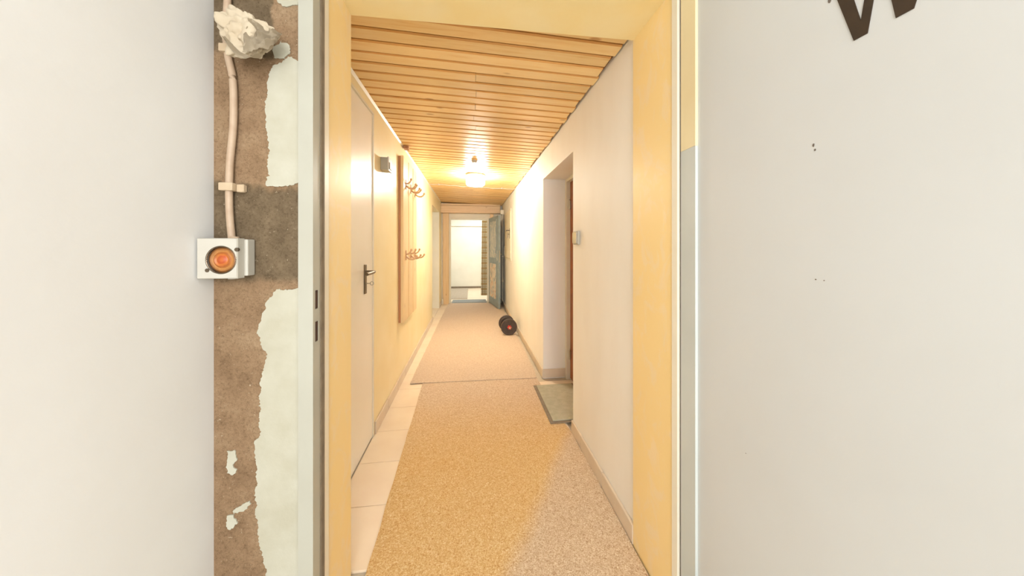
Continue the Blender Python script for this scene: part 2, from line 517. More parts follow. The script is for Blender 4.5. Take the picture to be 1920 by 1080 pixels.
# recess walls on the left
rc = struct('wall_recess', boxes([(-1.05, -0.88, LY0 - .1, LY1 + .1, 0, 2.3)]), 'far_wall', 'white back of the left recess near the far end')
obj('reveal', boxes([(-0.88, XL - .001, LY1 - .012, LY1, 0, LZ)]), 'far_wall', rc)

# floor tiles: left strip, right niche
flo = bpy.data.objects['floor_corridor']
def shared(name, me_src, loc, parent):
    o = bpy.data.objects.new(name, me_src)
    C.objects.link(o); o.parent = parent; o.location = loc
    return o
tb = bmesh.new(); bx(tb, 0, 0.297, 0, 0.297, 0.0005, 0.010, bev=0.0015)
t0 = obj('tile', tb, 'tile', flo)
t0.location = (XL, 1.217, 0)
yy = 1.217
rows = []
while yy < YE - 0.05:
    rows.append(yy); yy += 0.30
for i, y in enumerate(rows):
    if i: shared('tile', t0.data, (XL, y, 0), flo)
    if LY0 - .2 < y < LY1 - .05: shared('tile', t0.data, (XL - 0.30, y, 0), flo)
for i, y in enumerate(rows):
    if NY0 - 0.1 < y < NY1 - 0.1:
        for x in (0.293, 0.593): shared('tile', t0.data, (x, y, 0), flo)
    elif y < NY0:
        shared('tile', t0.data, (0.343, y, 0), flo)
ZT = 0.010

# tile skirting
def skirting(name, label, runs, side):
    root = thing(name, label, 'baseboard', (runs[0][0], runs[0][1], 0), kind='structure')
    for x, y0, y1 in runs:
        y = y0
        while y < y1 - 0.01:
            e = min(y + 0.297, y1)
            a, b = (x, x + 0.012) if side > 0 else (x - 0.012, x)
            obj('skirting_tile', B(a, b, y, e, ZT, 0.088, bev=0.002), 'skirting', root, loc=((a + b) / 2, y, 0))
            y += 0.30
    return root
skirting('baseboard_left', 'pinkish beige tile skirting along the yellow left wall', [(XL + .0005, 2.09, LY0), (XL + .0005, LY1, YE - .04)], 1)
skr = skirting('baseboard_right', 'pinkish beige tile skirting along the cream right wall', [(XR - .0005, YB + .001, NY0), (XR - .0005, NY1, YE - .05)], -1)
obj('skirting_tile', B(XR - .012, NXD - .03, NY1 - .0125, NY1 - .0005, ZT, 0.088, bev=0.002), 'skirting', skr)

# ceiling: dark backing with pine boards one by one
bm = bmesh.new()
prism(bm, [(XL - .02, zc(XL) + .02), (XR + .05, zc(XR) + .02), (XR + .05, 2.4), (XL - .02, 2.4)], 'y', YB + .001, YE)
cl = struct('ceiling', bm, 'backing_dark', 'corridor ceiling clad with varnished pine boards laid crosswise', 'ceiling')
PITCH = 0.0865
rnd = random.Random(3)
y = YB + 0.004; row = 0
while y < YE - 0.02:
    e = min(y + PITCH - 0.0065, YE - .004)
    xr = XR - 0.005 - rnd.choice((0, 0.003, 0.006, 0.010, 0.014))
    segs = [(XL + 0.003, xr)]
    if row >= 5 and row % 2 == 1:
        j = 0.03 + rnd.uniform(-.012, .012)
        segs = [(XL + 0.003, j - .0008), (j + .0008, xr)]
    for a, b in segs:
        bm = bmesh.new()
        dz = rnd.uniform(-0.0012, 0.0012)
        # tongue-and-groove profile: chamfered lower edges
        pr = [(y, 0.016), (y, 0.005), (y + 0.007, 0.0), (e - 0.007, 0.0), (e, 0.005), (e, 0.016)]
        A = [bm.verts.new((a, u, zc(a) + v + dz)) for u, v in pr]
        D = [bm.verts.new((b, u, zc(b) + v + dz)) for u, v in pr]
        fs = [bm.faces.new(A), bm.faces.new(D[::-1])]
        for i in range(6): fs.append(bm.faces.new((A[i], D[i], D[(i + 1) % 6], A[(i + 1) % 6])))
        bmesh.ops.recalc_face_normals(bm, faces=fs)
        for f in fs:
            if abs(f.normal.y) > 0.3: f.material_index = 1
        ob = obj('ceiling_board', bm, 'ceiling_pine', cl, loc=(a, y, zc(a)))
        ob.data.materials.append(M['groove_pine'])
    y += PITCH; row += 1
# cream cornice strip on the left
bm = bmesh.new()
prism(bm, [(XL + .0005, zc(XL) - .001), (XL + .010, zc(XL) - .001), (XL + .0005, zc(XL) - .016)], 'y', YB + .01, YE - .25)
struct('trim_1', bm, 'cream', 'thin cream bead between yellow wall and pine ceiling', 'trim')

# ------------------------------------------------------------------ open white door on the right with the letter
dr = thing('door_2', 'wide open white door with the brown letter W at the right of the photo', 'door', (0.651, 0.83, 0), kind='structure')
DX = 0.652
obj('door_leaf', B(DX, DX + .04, -0.08, 0.838, 0.012, 2.08, bev=0.0015), 'door_white', dr)
def dpt(px, py):
    k = (px - 883.5) / 595.0
    yv = DX * (1 - 0.1293 * k) / (0.9916 * k)
    yc = 0.1293 * DX + 0.9916 * yv
    return (yv, 1.2 + (462 - py) * yc / 590)
# sticker letter W: baseline and strokes in door metres (y runs towards the camera)
y0, z0 = dpt(1602, 79)      # first foot, left corner
y1, z1 = dpt(1628, 62)
y2, z2 = dpt(1681, 33)
y3, z3 = dpt(1715, 14)
yl, zl = dpt(1570, 0)       # outer left edge at the picture top
yi, zi = dpt(1613.5, 36)    # notch
yj, zj = dpt(1602, 0)
s = (yl - y0) / (zl - z0)   # slant of outer strokes
H = 0.155
zb = (z0 + z1 + z2 + z3) / 4
wf = abs(y1 - y0)           # foot width
wst = abs(y0 - y2)          # pitch between the feet
sl = abs(s)
T = zb + H
def at_top(yb, d): return yb + d * sl * H
w_poly = [(y0, zb), (at_top(y0, 1), T), (at_top(y0, 1) - wf * 1.25, T), (y0 - wf * 0.52, zb + 0.0275),
          (y0 - wst * 0.5 - wf * .12, T), (y0 - wst * .5 - wf * .88, T), (y2 - wf * 0.45, zb + 0.0275),
          (at_top(y3, -1) + wf * 1.25, T), (at_top(y3, -1), T), (y3, zb), (y2, zb), (y0 - wst * 0.5 - wf * 0.5, T - 0.045), (y1, zb)]
bm = bmesh.new()
prism(bm, w_poly, 'x', DX - 0.0012, DX - 0.0001)
bmesh.ops.triangulate(bm, faces=[f for f in bm.faces if len(f.verts) > 4])
obj('letter_sticker', bm, 'letter_brown', dr, label='brown letter W stuck on the door')
for px, py, sx, sy in ((1526, 272, 5, 6), (1529, 281, 4, 4), (1530, 524, 4, 3), (1546, 526, 3, 3), (1399, 850, 2, 3), (1556, 1, 9, 6)):
    a = dpt(px - sx / 2, py - sy / 2); b = dpt(px + sx / 2, py + sy / 2)
    bm = bmesh.new()
    n = 7
    cy, cz = (a[0] + b[0]) / 2, (a[1] + b[1]) / 2
    prism(bm, [(cy + abs(a[0] - b[0]) / 2 * math.cos(2 * PI * i / n) * rnd.uniform(.6, 1.1), cz + abs(a[1] - b[1]) / 2 * math.sin(2 * PI * i / n) * rnd.uniform(.6, 1.1)) for i in range(n)], 'x', DX - .0006, DX - .0001)
    obj('scuff', bm, 'scuff', dr)

# ------------------------------------------------------------------ left corridor door
d3 = thing('door_3', 'glossy cream door in the yellow left wall with metal lever handle', 'door', (XL, 2.05, 0), kind='structure')
obj('door_leaf', B(XL - .05, XL - .004, 1.26, 2.062, 0.012, 2.022, bev=.002), 'left_door', d3)
obj('door_casing', boxes([(XL - .06, XL + .003, 2.063, 2.0745, 0, 2.034), (XL - .06, XL + .003, 1.2455, 1.258, 0, 2.034), (XL - .06, XL + .004, 1.2455, 2.0745, 2.023, 2.0345)]), 'cream', d3)
hd = obj('door_handle', (lambda bm: (bx(bm, XL - .0045, XL + .003, 1.905, 1.937, 0.925, 1.095, bev=.002),
      cyl(bm, (XL + .002, 1.92, 1.052), (XL + .048, 1.92, 1.052), 0.009, seg=12),
      tube(bm, smooth_path([(XL + .046, 1.928, 1.052), (XL + .051, 1.90, 1.052), (XL + .050, 1.85, 1.050), (XL + .046, 1.80, 1.048)], 4), 0.009, 10), bm)[-1])(bmesh.new()), 'dark_metal', d3, smooth=True)
bm = bmesh.new()
cyl(bm, (XL + .002, 1.92, 0.985), (XL + .03, 1.92, 0.985), 0.003, seg=8)
tube(bm, [(XL + .036 + .010 * math.cos(a), 1.92, 0.985 + .010 * math.sin(a)) for a in [i * PI / 6 for i in range(13)]], 0.0022, 6)
obj('key', bm, 'steel', hd, smooth=True)

# ------------------------------------------------------------------ right niche door
d4 = thing('door_4', 'reddish brown door set deep in the right niche behind the grey mat', 'door', (NXD, NY1, 0), kind='structure')
obj('door_leaf', B(NXD + .004, NXD + .045, NY0 + .02, NY1 - .045, 0.012, NZ - .03, bev=.002), 'brown_door', d4)
obj('door_casing', boxes([(NXD - .03, NXD + .06, NY1 - .042, NY1 - .0005, 0, NZ - .001), (NXD - .03, NXD + .06, NY0 + .0005, NY0 + .018, 0, NZ - .001), (NXD - .03, NXD + .06, NY0 + .018, NY1 - .042, NZ - .028, NZ - .001)]), 'cream', d4)
for z in (0.225, 1.575):
    bm = bmesh.new()
    cyl(bm, (NXD - .004, NY1 - .050, z - .04), (NXD - .004, NY1 - .050, z + .04), 0.008, seg=12)
    cyl(bm, (NXD - .004, NY1 - .050, z + .04), (NXD - .004, NY1 - .050, z + .050), 0.008, 0.003, seg=12)
    bx(bm, NXD - .006, NXD + .002, NY1 - .07, NY1 - .043, z - .035, z + .035)
    obj('hinge', bm, 'steel', d4, smooth=True)

# ------------------------------------------------------------------ far end: header, posts, far room, painted door
hdm = struct('trim_2', boxes([(XL + .001, 0.60, YE - .17, YE - .001, 1.885, 2.03), (XL + .001, 0.60, YE - .17, YE - .001, 2.033, 2.072)], bev=.003), 'header_pine', 'knotty pine header beam across the far end under the ceiling', 'beam')
struct('trim_3', B(-0.575, -0.452, YE - .045, YE - .001, 0.0, 1.884, bev=.003), 'post_pine', 'pine post left of the far doorway', 'trim')
struct('trim_4', B(0.40, 0.47, YE - .045, YE - .001, 0.0, 1.884, bev=.003), 'post_pine', 'pine post right of the far doorway behind the painted door', 'trim')
struct('trim_5', B(-0.60, -0.565, YE - .07, YE - .046, 0.011, 0.12, bev=.003), 'cream', 'small cream block at the foot of the left pine post', 'trim')
struct('trim_6', boxes([(-0.450, -0.418, YE - .012, YE + .139, 0, 1.794), (0.345, 0.374, YE + .01, YE + .139, 0, 1.794), (-0.418, 0.345, YE + .003, YE + .139, 1.765, 1.794)]), 'cream', 'pale frame lining the far doorway', 'trim')
struct('floor_far_room', B(-1.6, 1.6, YE + .3, 9.4, -0.12, 0.0), 'tile', 'pale floor of the room beyond the far doorway', 'floor')
struct('wall_far', B(-1.6, 1.6, 9.12, 9.25, 0, 2.4), 'far_wall', 'white wall seen through the far doorway')
struct('wall_far_left', B(-1.7, -1.6, YE + .14, 9.2, 0, 2.4), 'far_wall', 'left wall of the room beyond the far doorway')
struct('wall_far_right', B(1.6, 1.7, YE + .14, 9.2, 0, 2.4), 'far_wall', 'right wall of the room beyond the far doorway')
struct('wall_far_front', boxes([(-1.7, XL - .3, YE + .02, YE + .14, 0, 2.4), (XR + .3, 1.7, YE + .02, YE + .14, 0, 2.4)]), 'far_wall', 'near wall of the room beyond the far doorway')
struct('ceiling_far_room', B(-1.7, 1.7, YE + .02, 9.25, 2.4, 2.5), 'far_wall', 'white ceiling of the room beyond the far doorway', 'ceiling')
struct('baseboard_far', B(-1.6, 1.6, 9.105, 9.1195, 0, 0.055), 'mat_rim', 'grey brown skirting on the far room wall', 'baseboard')
struct('trim_7', B(-1.6, 1.6, 9.08, 9.1195, 1.775, 1.80, bev=.004), 'far_wall', 'thin horizontal ledge across the far room wall', 'trim')
tag(obj('rug', B(-1.0, -0.08, 7.25, 9.09, 0.0, 0.008, bev=.002), 'far_carpet'), 'grey brown carpet piece on the far room floor', 'rug')
tag(obj('doormat', (lambda bm: (bx(bm, -0.40, 0.33, YE + .03, YE + .42, 0.0, 0.016, bev=.004), bx(bm, -0.38, 0.31, YE + .05, YE + .40, 0.016, 0.020, bev=.0015), bm)[-1])(bmesh.new()), 'mat_blue'),
    'blue grey mat lying in the far doorway', 'doormat')

# painted door swung open
HX, HY = 0.372, YE - .012
FX, FY = 0.508, 5.868
d5 = thing('door_5', 'blue grey painted folk door standing open at the far end', 'door', (HX, HY, 0), kind='structure')
ux = Vector((FX - HX, FY - HY, 0)); LW = ux.length; ux.normalize()
nx = Vector((ux.y, -ux.x, 0))        # towards the corridor middle
if nx.x > 0: nx = -nx
def dbox(bm, u0, u1, n0, n1, z0, z1, bev=0):
    vs0 = set(bm.verts)
    bx(bm, u0, u1, n0, n1, z0, z1, bev=bev)
    for v in bm.verts:
        if v not in vs0:
            p = Vector((HX, HY, 0)) + ux * v.co.x + nx * v.co.y
            v.co = Vector((p.x, p.y, v.co.z))
bm = bmesh.new()
dbox(bm, 0, LW, -0.04, 0.0, 0.03, 1.785, bev=.002)
obj('door_leaf', bm, 'blue_door', d5)
def ring(u0, u1, z0, z1, w=.018, t=.009):
    bm = bmesh.new()
    dbox(bm, u0, u1, 0.0, t, z0, z0 + w); dbox(bm, u0, u1, 0.0, t, z1 - w, z1)
    dbox(bm, u0, u0 + w, 0.0, t, z0 + w, z1 - w); dbox(bm, u1 - w, u1, 0.0, t, z0 + w, z1 - w)
    return bm
for z0_, z1_, mt in ((0.98, 1.70, 'panel_upper'), (0.18, 0.86, 'panel_lower')):
    bm = bmesh.new(); dbox(bm, .11, LW - .15, 0.0005, .004, z0_, z1_)
    obj('painted_panel', bm, mt, d5, label='painted folk panel of the door')
    obj('panel_moulding', ring(.092, LW - .132, z0_ - .018, z1_ + .018), 'blue_door', d5)
bm = bmesh.new()
dbox(bm, LW - .10, LW - .06, 0.0005, .006, 0.93, 1.12, bev=.001)
dbox(bm, LW - .086, LW - .074, .006, .05, 1.045, 1.057); dbox(bm, LW - .19, LW - .074, .04, .052, 1.043, 1.059, bev=.003)
dbox(bm, LW - .10, LW - .06, -0.046, -.0405, 0.93, 1.12, bev=.001)
dbox(bm, LW - .086, LW - .074, -.09, -.046, 1.045, 1.057); dbox(bm, LW - .19, LW - .074, -.094, -.082, 1.043, 1.059, bev=.003)
obj('door_handle', bm, 'steel', d5)
bm = bmesh.new(); dbox(bm, LW, LW + .002, -0.03, -0.010, 0.90, 1.12)
obj('lock_plate', bm, 'steel', d5)

# plaid curtain
bm = bmesh.new()
cols, rowsn = 40, 16
g = []
for i in range(cols + 1):
    t = i / cols
    x = 0.235 + 0.135 * t
    col = []
    for j in range(rowsn + 1):
        z = 1.775 - 1.66 * j / rowsn
        yv = 7.0 + (0.016 + .01 * j / rowsn) * math.sin(t * 5.5 * 2 * PI + 0.4 * math.sin(j * .5)) + .01 * math.sin(j * 0.6)
        col.append(bm.verts.new((x + (0.012 - .05 * (1 - t)) * (j / rowsn - .3) * .6, yv, z)))
    g.append(col)
for i in range(cols):
    for j in range(rowsn): bm.faces.new((g[i][j], g[i + 1][j], g[i + 1][j + 1], g[i][j + 1]))
bmesh.ops.solidify(bm, geom=bm.faces[:], thickness=0.002)
cur = thing('curtain', 'brown and cream plaid curtain hanging beside the open painted door', 'curtain', (0.30, 7.0, 1.78))
obj('curtain_cloth', bm, 'plaid', cur, smooth=True)
bm = bmesh.new(); cyl(bm, (-0.6, 7.0, 1.80), (0.65, 7.0, 1.80), 0.009, seg=12)
for x in (-0.6, .65): bmesh.ops.create_icosphere(bm, subdivisions=1, radius=.016, matrix=Matrix.Translation((x, 7.0, 1.80)))
for x in (-.58, .63): bx(bm, x - .006, x + .006, 6.801, 7.0, 1.794, 1.806)
obj('curtain_rod', bm, 'cream', cur, smooth=True)

# ------------------------------------------------------------------ carpets and mat
def runner(name, pts, z0, z1, mat, label, seed):
    rr = random.Random(seed)
    out = []
    n = len(pts)
    for i in range(n):
        a, b = Vector(pts[i]), Vector(pts[(i + 1) % n])
        k = max(2, int((b - a).length / 0.08))
        for j in range(k):
            p = a.lerp(b, j / k)
            if j: p += Vector((rr.uniform(-1, 1), rr.uniform(-1, 1))) * 0.0025
            out.append((p.x, p.y))
    bm = bmesh.new(); prism(bm, out, 'z', z0, z1)
    return tag(obj(name, bm, mat), label, 'carpet', 'carpet runners in the corridor')
def fl(px, py, z=0.016):
    yc = (1.2 - z) * 590 / (py - 462)
    k = (px - 883.5) / 595.0
    x = k * yc
    return (x, (yc - .1293 * x) / .9916)
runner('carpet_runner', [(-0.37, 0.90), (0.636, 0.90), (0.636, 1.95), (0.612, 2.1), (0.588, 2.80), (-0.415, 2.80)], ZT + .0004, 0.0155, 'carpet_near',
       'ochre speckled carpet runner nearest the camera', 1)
runner('carpet_runner', [(-0.52, 2.80), (0.585, 2.775), (0.60, 2.95), (0.60, YE - .06), (-0.46, YE - .02), (-0.49, 5.3)], 0.0165, 0.0215, 'carpet_far',
       'pinkish grey carpet runner beyond, lapping over the nearer runner', 2)

mt = thing('doormat', 'grey green doormat with dark rim at the right niche', 'doormat', (0.7, 2.4, ZT))
bm = bmesh.new()
Ym0, Ym1 = 2.045, 2.625
bx(bm, 0.525, 0.87, Ym0, Ym1, 0.0165, 0.0205, bev=.001)
obj('rubber_backing', bm, 'mat_rim', mt)
obj('pile', B(0.548, 0.852, Ym0 + .022, Ym1 - .018, 0.0206, 0.028, bev=.0025, seg=2), 'mat_green', mt)

# ------------------------------------------------------------------ ceiling lamp, cap, cable, wood scrap
LX, LY = 0.055, 3.86
LZc = zc(LX)
lm = thing('ceiling_lamp', 'glowing round glass lamp on the pine ceiling', 'lamp', (LX, LY, LZc))
bm = bmesh.new(); cyl(bm, (LX, LY, LZc - .022), (LX, LY, LZc - .001), 0.118, 0.112, seg=40)
obj('lamp_rim', bm, 'plastic_grey', lm, smooth=True)
bm = bmesh.new()
prof2 = [(0.108, -.022), (0.112, -.04), (0.112, -.115), (0.106, -.128), (0.09, -.136), (0.05, -.140)]
prev = None
for r, z in prof2:
    ringv = [bm.verts.new((LX + r * math.cos(2 * PI * k / 40), LY + r * math.sin(2 * PI * k / 40), LZc + z)) for k in range(40)]
    if prev:
        for k in range(40): bm.faces.new((prev[k], prev[(k + 1) % 40], ringv[(k + 1) % 40], ringv[k]))
    prev = ringv
bm.faces.new(prev)
bmesh.ops.recalc_face_normals(bm, faces=bm.faces)
obj('glass_shade', bm, 'lamp_glass', lm, smooth=True)
cx, cy = 0.035, 3.24
sd = thing('smoke_detector', 'small round white cap on the ceiling in front of the lamp', 'detector', (cx, cy, zc(cx)))
bm = bmesh.new(); cyl(bm, (cx, cy, zc(cx) - .008), (cx, cy, zc(cx) - .0005), 0.034, seg=28)
obj('base', bm, 'plastic_white', sd, smooth=True)
bm = bmesh.new(); cyl(bm, (cx, cy, zc(cx) - .026), (cx, cy, zc(cx) - .008), 0.022, 0.030, seg=28)
obj('cover', bm, 'plastic_white', sd, smooth=True)
pts = []
for i in range(41):
    x = XL + .004 + (XR - XL - .008) * i / 40
    pts.append((x, 4.62 + .03 * math.sin(i * .5) * .3, zc(x) - .008 - .003 * math.sin(i * .9) - (.004 if 8 < i < 36 else 0)))
bm = bmesh.new(); tube(bm, pts, 0.0035, 6)
ca = thing('cable', 'thin white cable strung across the ceiling behind the lamp', 'cable', (XL, 4.62, zc(XL)))
obj('wire', bm, 'plastic_white', ca, smooth=True)
for x in (-0.46, 0.1, .45): obj('cable_clip', B(x - .006, x + .006, 4.60, 4.64, zc(x) - .015, zc(x) - .0005, bev=.001), 'plastic_white', ca)
bm = bmesh.new()
prism(bm, [(XL + .011, 2.90), (XL + .055, 2.90), (XL + .050, 2.965), (XL + .011, 2.955)], 'z', zc(XL) - .030, zc(XL) - .003)
tag(obj('wood_block', bm, 'rack_dark', loc=None), 'small brown wood block wedged at the ceiling edge above the coat rack', 'block')

# ------------------------------------------------------------------ box, switch, coat rack
bxx = thing('wall_box', 'small square grey box on the yellow wall beside the door top', 'box', (XL, 2.27, 1.76))
obj('housing', B(XL + .0005, XL + .045, 2.225, 2.31, 1.718, 1.806, bev=.003, seg=2), 'plastic_grey', bxx)
obj('cover', B(XL + .0455, XL + .054, 2.221, 2.314, 1.714, 1.810, bev=.003, seg=2), 'plastic_white', bxx)
obj('rocker', B(XL + .0545, XL + .060, 2.238, 2.297, 1.728, 1.775, bev=.002), 'plastic_white', bxx)
sw = thing('light_switch', 'grey surface light switch on the right wall beside the niche', 'switch', (XR, 1.86, 1.25))
obj('housing', B(XR - .016, XR - .0005, 1.818, 1.902, 1.21, 1.295, bev=.004, seg=2), 'plastic_grey', sw)
obj('rocker', (lambda bm: (prism(bm, [(1.826, 1.22), (1.894, 1.22), (1.894, 1.285), (1.826, 1.285)], 'x', XR - .024, XR - .0165), bm)[-1])(bmesh.new()), 'steel', sw)

rk = thing('coat_rack', 'wooden coat rack of three vertical boards with bronze hooks on the left wall', 'coat rack', (XL, 3.05, 0.55))
bounds = [(2.755, 2.965), (2.985, 3.185), (3.205, 3.405)]
obj('back_panel', B(XL + .0005, XL + .018, 2.757, 3.403, 0.553, 1.967, bev=.001), 'rack_dark', rk, label='darker brown back panel seen between the boards')
rack_boards = []
for i, (a, b) in enumerate(bounds):
    rack_boards.append(obj('board', B(XL + .0185, XL + .041, a, b, 0.55 + .0 * i, 1.97, bev=.002), 'rack_wood', rk))
def hook(y, z):
    x = XL + .041
    bm = bmesh.new()
    bx(bm, x, x + .005, y - .014, y + .014, z - .045, z + .040, bev=.002)
    tube(bm, smooth_path([(x + .004, y, z + .005), (x + .022, y, z + .010), (x + .036, y, z + .024), (x + .046, y, z + .044)], 4), [0.007] * 13, 8)
    tube(bm, smooth_path([(x + .004, y, z - .012), (x + .022, y, z - .030), (x + .050, y, z - .040), (x + .078, y, z - .030), (x + .092, y, z - .008)], 4), [0.0075] * 17, 8)
    for p in ((x + .046, y, z + .044), (x + .092, y, z - .008)):
        bmesh.ops.create_icosphere(bm, subdivisions=2, radius=.011, matrix=Matrix.Translation(p))
    return bm
for z in (1.745, 1.125):
    for (a, b), bd in zip(bounds, rack_boards):
        obj('hook', hook((a + b) / 2, z), 'bronze_hook', bd, smooth=True, loc=(XL, (a + b) / 2, z))

# ------------------------------------------------------------------ meter cabinet, conduit and box on the right wall far end
cb = thing('meter_cabinet', 'beige flush cabinet door with key on the right wall near the far end', 'cabinet', (XR, 5.5, 0.98))
obj('cabinet_frame', boxes([(XR - .010, XR - .0005, 5.06, 5.10, 0.965, 1.815), (XR - .010, XR - .0005, 5.92, 5.96, 0.965, 1.815), (XR - .010, XR - .0005, 5.10, 5.92, 0.965, .995), (XR - .010, XR - .0005, 5.10, 5.92, 1.785, 1.815)]), 'cream', cb)
obj('cabinet_door', B(XR - .016, XR - .002, 5.105, 5.915, 1.0, 1.78, bev=.002), 'cabinet_beige', cb)
bm = bmesh.new()
bx(bm, XR - .020, XR - .0162, 5.13, 5.165, 1.33, 1.50, bev=.001)
cyl(bm, (XR - .018, 5.148, 1.465), (XR - .06, 5.148, 1.465), .008, seg=10)
bx(bm, XR - .068, XR - .052, 5.14, 5.26, 1.455, 1.475, bev=.003)
cyl(bm, (XR - .018, 5.148, 1.40), (XR - .045, 5.148, 1.40), .004, seg=8)
bx(bm, XR - .055, XR - .044, 5.145, 5.151, 1.34, 1.41)
obj('cabinet_handle', bm, 'dark_metal', cb)
cp = thing('conduit_pipe', 'white conduit pipe with small junction box in the far right corner', 'pipe', (0.62, 6.3, 0.1))
bm = bmesh.new(); cyl(bm, (0.632, 6.3, 0.1), (0.632, 6.3, 1.84), .010, seg=12)
obj('pipe', bm, 'cream', cp, smooth=True)
obj('junction_box', B(0.585, XR - .0005, 6.26, 6.34, 1.842, 1.93, bev=.004), 'cream', cp)
for z in (0.5, 1.0, 1.5): obj('pipe_clip', B(0.614, XR - .0005, 6.285, 6.315, z - .012, z + .012, bev=.002), 'cream', cp)
sb = thing('wall_socket', 'small white switch plate under the conduit in the far right corner', 'switch', (XR, 6.1, 1.1))
obj('plate', B(XR - .012, XR - .0005, 6.06, 6.14, 1.02, 1.2, bev=.003), 'plastic_white', sb)
obj('rocker', B(XR - .018, XR - .0125, 6.075, 6.125, 1.05, 1.17, bev=.002), 'plastic_white', sb)
bm = bmesh.new()
cyl(bm, (0.565, 6.48, 0.022), (0.565, 6.48, 0.11), .035, .045, seg=20)
cyl(bm, (0.565, 6.48, 0.11), (0.565, 6.48, 0.125), .048, .048, seg=20)
tag(obj('floor_pot', bm, 'brown_door', smooth=True), 'small dark brown pot on the floor behind the open painted door', 'pot')

# ------------------------------------------------------------------ dumbbell
P0 = Vector((0.503, 4.14, 0.0215 + .108)); 
P1 = Vector((0.490, 4.39, 0.0215 + .108))
db = thing('dumbbell', 'black dumbbell with red collar on the carpet by the right wall', 'dumbbell', (0.49, 4.33, 0.0215))
ax = (P1 - P0).normalized()
def along(t): return P0 + ax * t
L = (P1 - P0).length
bm = bmesh.new(); cyl(bm, along(-.045), along(L + .045), .0135, seg=16)
obj('bar', bm, 'steel', db, smooth=True)
def plate(t, r, th):
    bm = bmesh.new()
    q = ax.to_track_quat('Z', 'Y').to_matrix()
    prof = [(r * .24, 0), (r * .34, 0), (r * .36, .004), (r * .80, .004), (r * .83, 0), (r * .95, 0), (r, .005), (r, th - .005), (r * .95, th), (r * .83, th), (r * .80, th - .004), (r * .36, th - .004), (r * .34, th), (r * .24, th)]
    rings = []
    for rr, h in prof:
        rings.append([bm.verts.new(along(t + h) + q @ Vector((rr * math.cos(2 * PI * k / 36), rr * math.sin(2 * PI * k / 36), 0))) for k in range(36)])
    n = len(rings)
    for i in range(n):
        for k in range(36): bm.faces.new((rings[i][k], rings[i][(k + 1) % 36], rings[(i + 1) % n][(k + 1) % 36], rings[(i + 1) % n][k]))
    bmesh.ops.recalc_face_normals(bm, faces=bm.faces)
    obj('weight_plate', bm, 'rubber', db, smooth=True)
plate(0.0, .108, .030); plate(.031, .095, .026)
plate(L - .030, .108, .030); plate(L - .057, .095, .026)
for t0_, t1_ in ((-.030, -.0005), (L + .0005, L + .030)):
    bm = bmesh.new()
    cyl(bm, along(t0_), along(t1_), .019, seg=20)
    m0 = (t0_ + t1_) / 2
    q = ax.to_track_quat('Z', 'Y').to_matrix()
    for k in range(6):
        d = q @ Vector((math.cos(k * PI / 3), math.sin(k * PI / 3), 0))
        cyl(bm, along(m0 - .010) + d * .021, along(m0 + .010) + d * .021, .008, seg=10)
    obj('star_collar', bm, 'red_plastic', db, smooth=True, label='red star collar')

# ------------------------------------------------------------------ cable, clips, switch box and crumpled paper on the render
def wq(px, py, yv):
    k = (px - 883.5) / 595.0
    x = 0.9916 * k * yv / (1 - 0.1293 * k)
    yc = 0.1293 * x + 0.9916 * yv
    return (x, yv, 1.2 + (462 - py) * yc / 590)
YC = YF - .012
path = [wq(426, -60, YC), wq(427, 0, YC), wq(424, 60, YC), wq(428, 105, YC), wq(437, 150, YC), wq(438, 230, YC), wq(432, 300, YC), wq(430, 352, YC), wq(431, 400, YC), wq(435, 447, YC)]
cd = thing('power_cable', 'thick beige cable running down the bare cement to the switch box', 'cable', wq(431, 352, YF))
bm = bmesh.new(); tube(bm, smooth_path(path, 8), 0.0078, 14)
obj('cable_sheath', bm, 'conduit', cd, smooth=True)
for px, py in ((430, 351), (430, 94)):
    c0 = wq(px, py, YC)
    bm = bmesh.new()
    bx(bm, c0[0] - .016, c0[0] + .016, YC - .013, YF - .0003, c0[2] - .010, c0[2] + .010, bev=.003, seg=2)
    bx(bm, c0[0] + .0165, c0[0] + .034, YF - .014, YF - .0003, c0[2] - .012, c0[2] + .008, bev=.002)
    obj('cable_clip', bm, 'clip', cd, smooth=True)

BX0, BX1, BZ0, BZ1 = -0.6365, -0.5435, 1.1235, 1.2195
sbx = thing('pilot_switch', 'white square switch box with round amber lens on the cement strip', 'switch', (-0.59, YF, 1.12))
obj('back_box', B(BX0 + .006, BX1 - .0, YF - .030, YF - .0028, BZ0 + .004, BZ1 - .002, bev=.003, seg=2), 'plastic_white', sbx)
# cover with a real round opening
CX, CZ, CR = -0.585, 1.168, 0.0335
bm = bmesh.new()
n = 48
front, back, inner = [], [], []
YC0, YC1 = 0.825, YF - .0305
def sq(a):
    ca, sa = math.cos(a), math.sin(a)
    hx, hz = (BX1 - BX0 - .007) / 2, (BZ1 - BZ0) / 2
    t = min(hx / abs(ca) if abs(ca) > 1e-6 else 9, hz / abs(sa) if abs(sa) > 1e-6 else 9)
    return ((BX0 + BX1 - .007) / 2 + ca * t, (BZ0 + BZ1) / 2 + sa * t)
cz2 = (BX0 + BX1 - .007) / 2
angs = sorted([2 * PI * k / n for k in range(n)] + [math.atan2(s1 * (BZ1 - BZ0), s0 * (BX1 - BX0 - .007)) % (2 * PI) for s0 in (1, -1) for s1 in (1, -1)])
n = len(angs)
o1 = [bm.verts.new((sq(a)[0], YC0 + .003, sq(a)[1])) for a in angs]
o0 = [bm.verts.new((cz2 + (sq(a)[0] - cz2) * .965, YC0, (BZ0 + BZ1) / 2 + (sq(a)[1] - (BZ0 + BZ1) / 2) * .965)) for a in angs]
o2 = [bm.verts.new((sq(a)[0], YC1, sq(a)[1])) for a in angs]
i0 = [bm.verts.new((CX + CR * math.cos(a), YC0, CZ + CR * math.sin(a))) for a in angs]
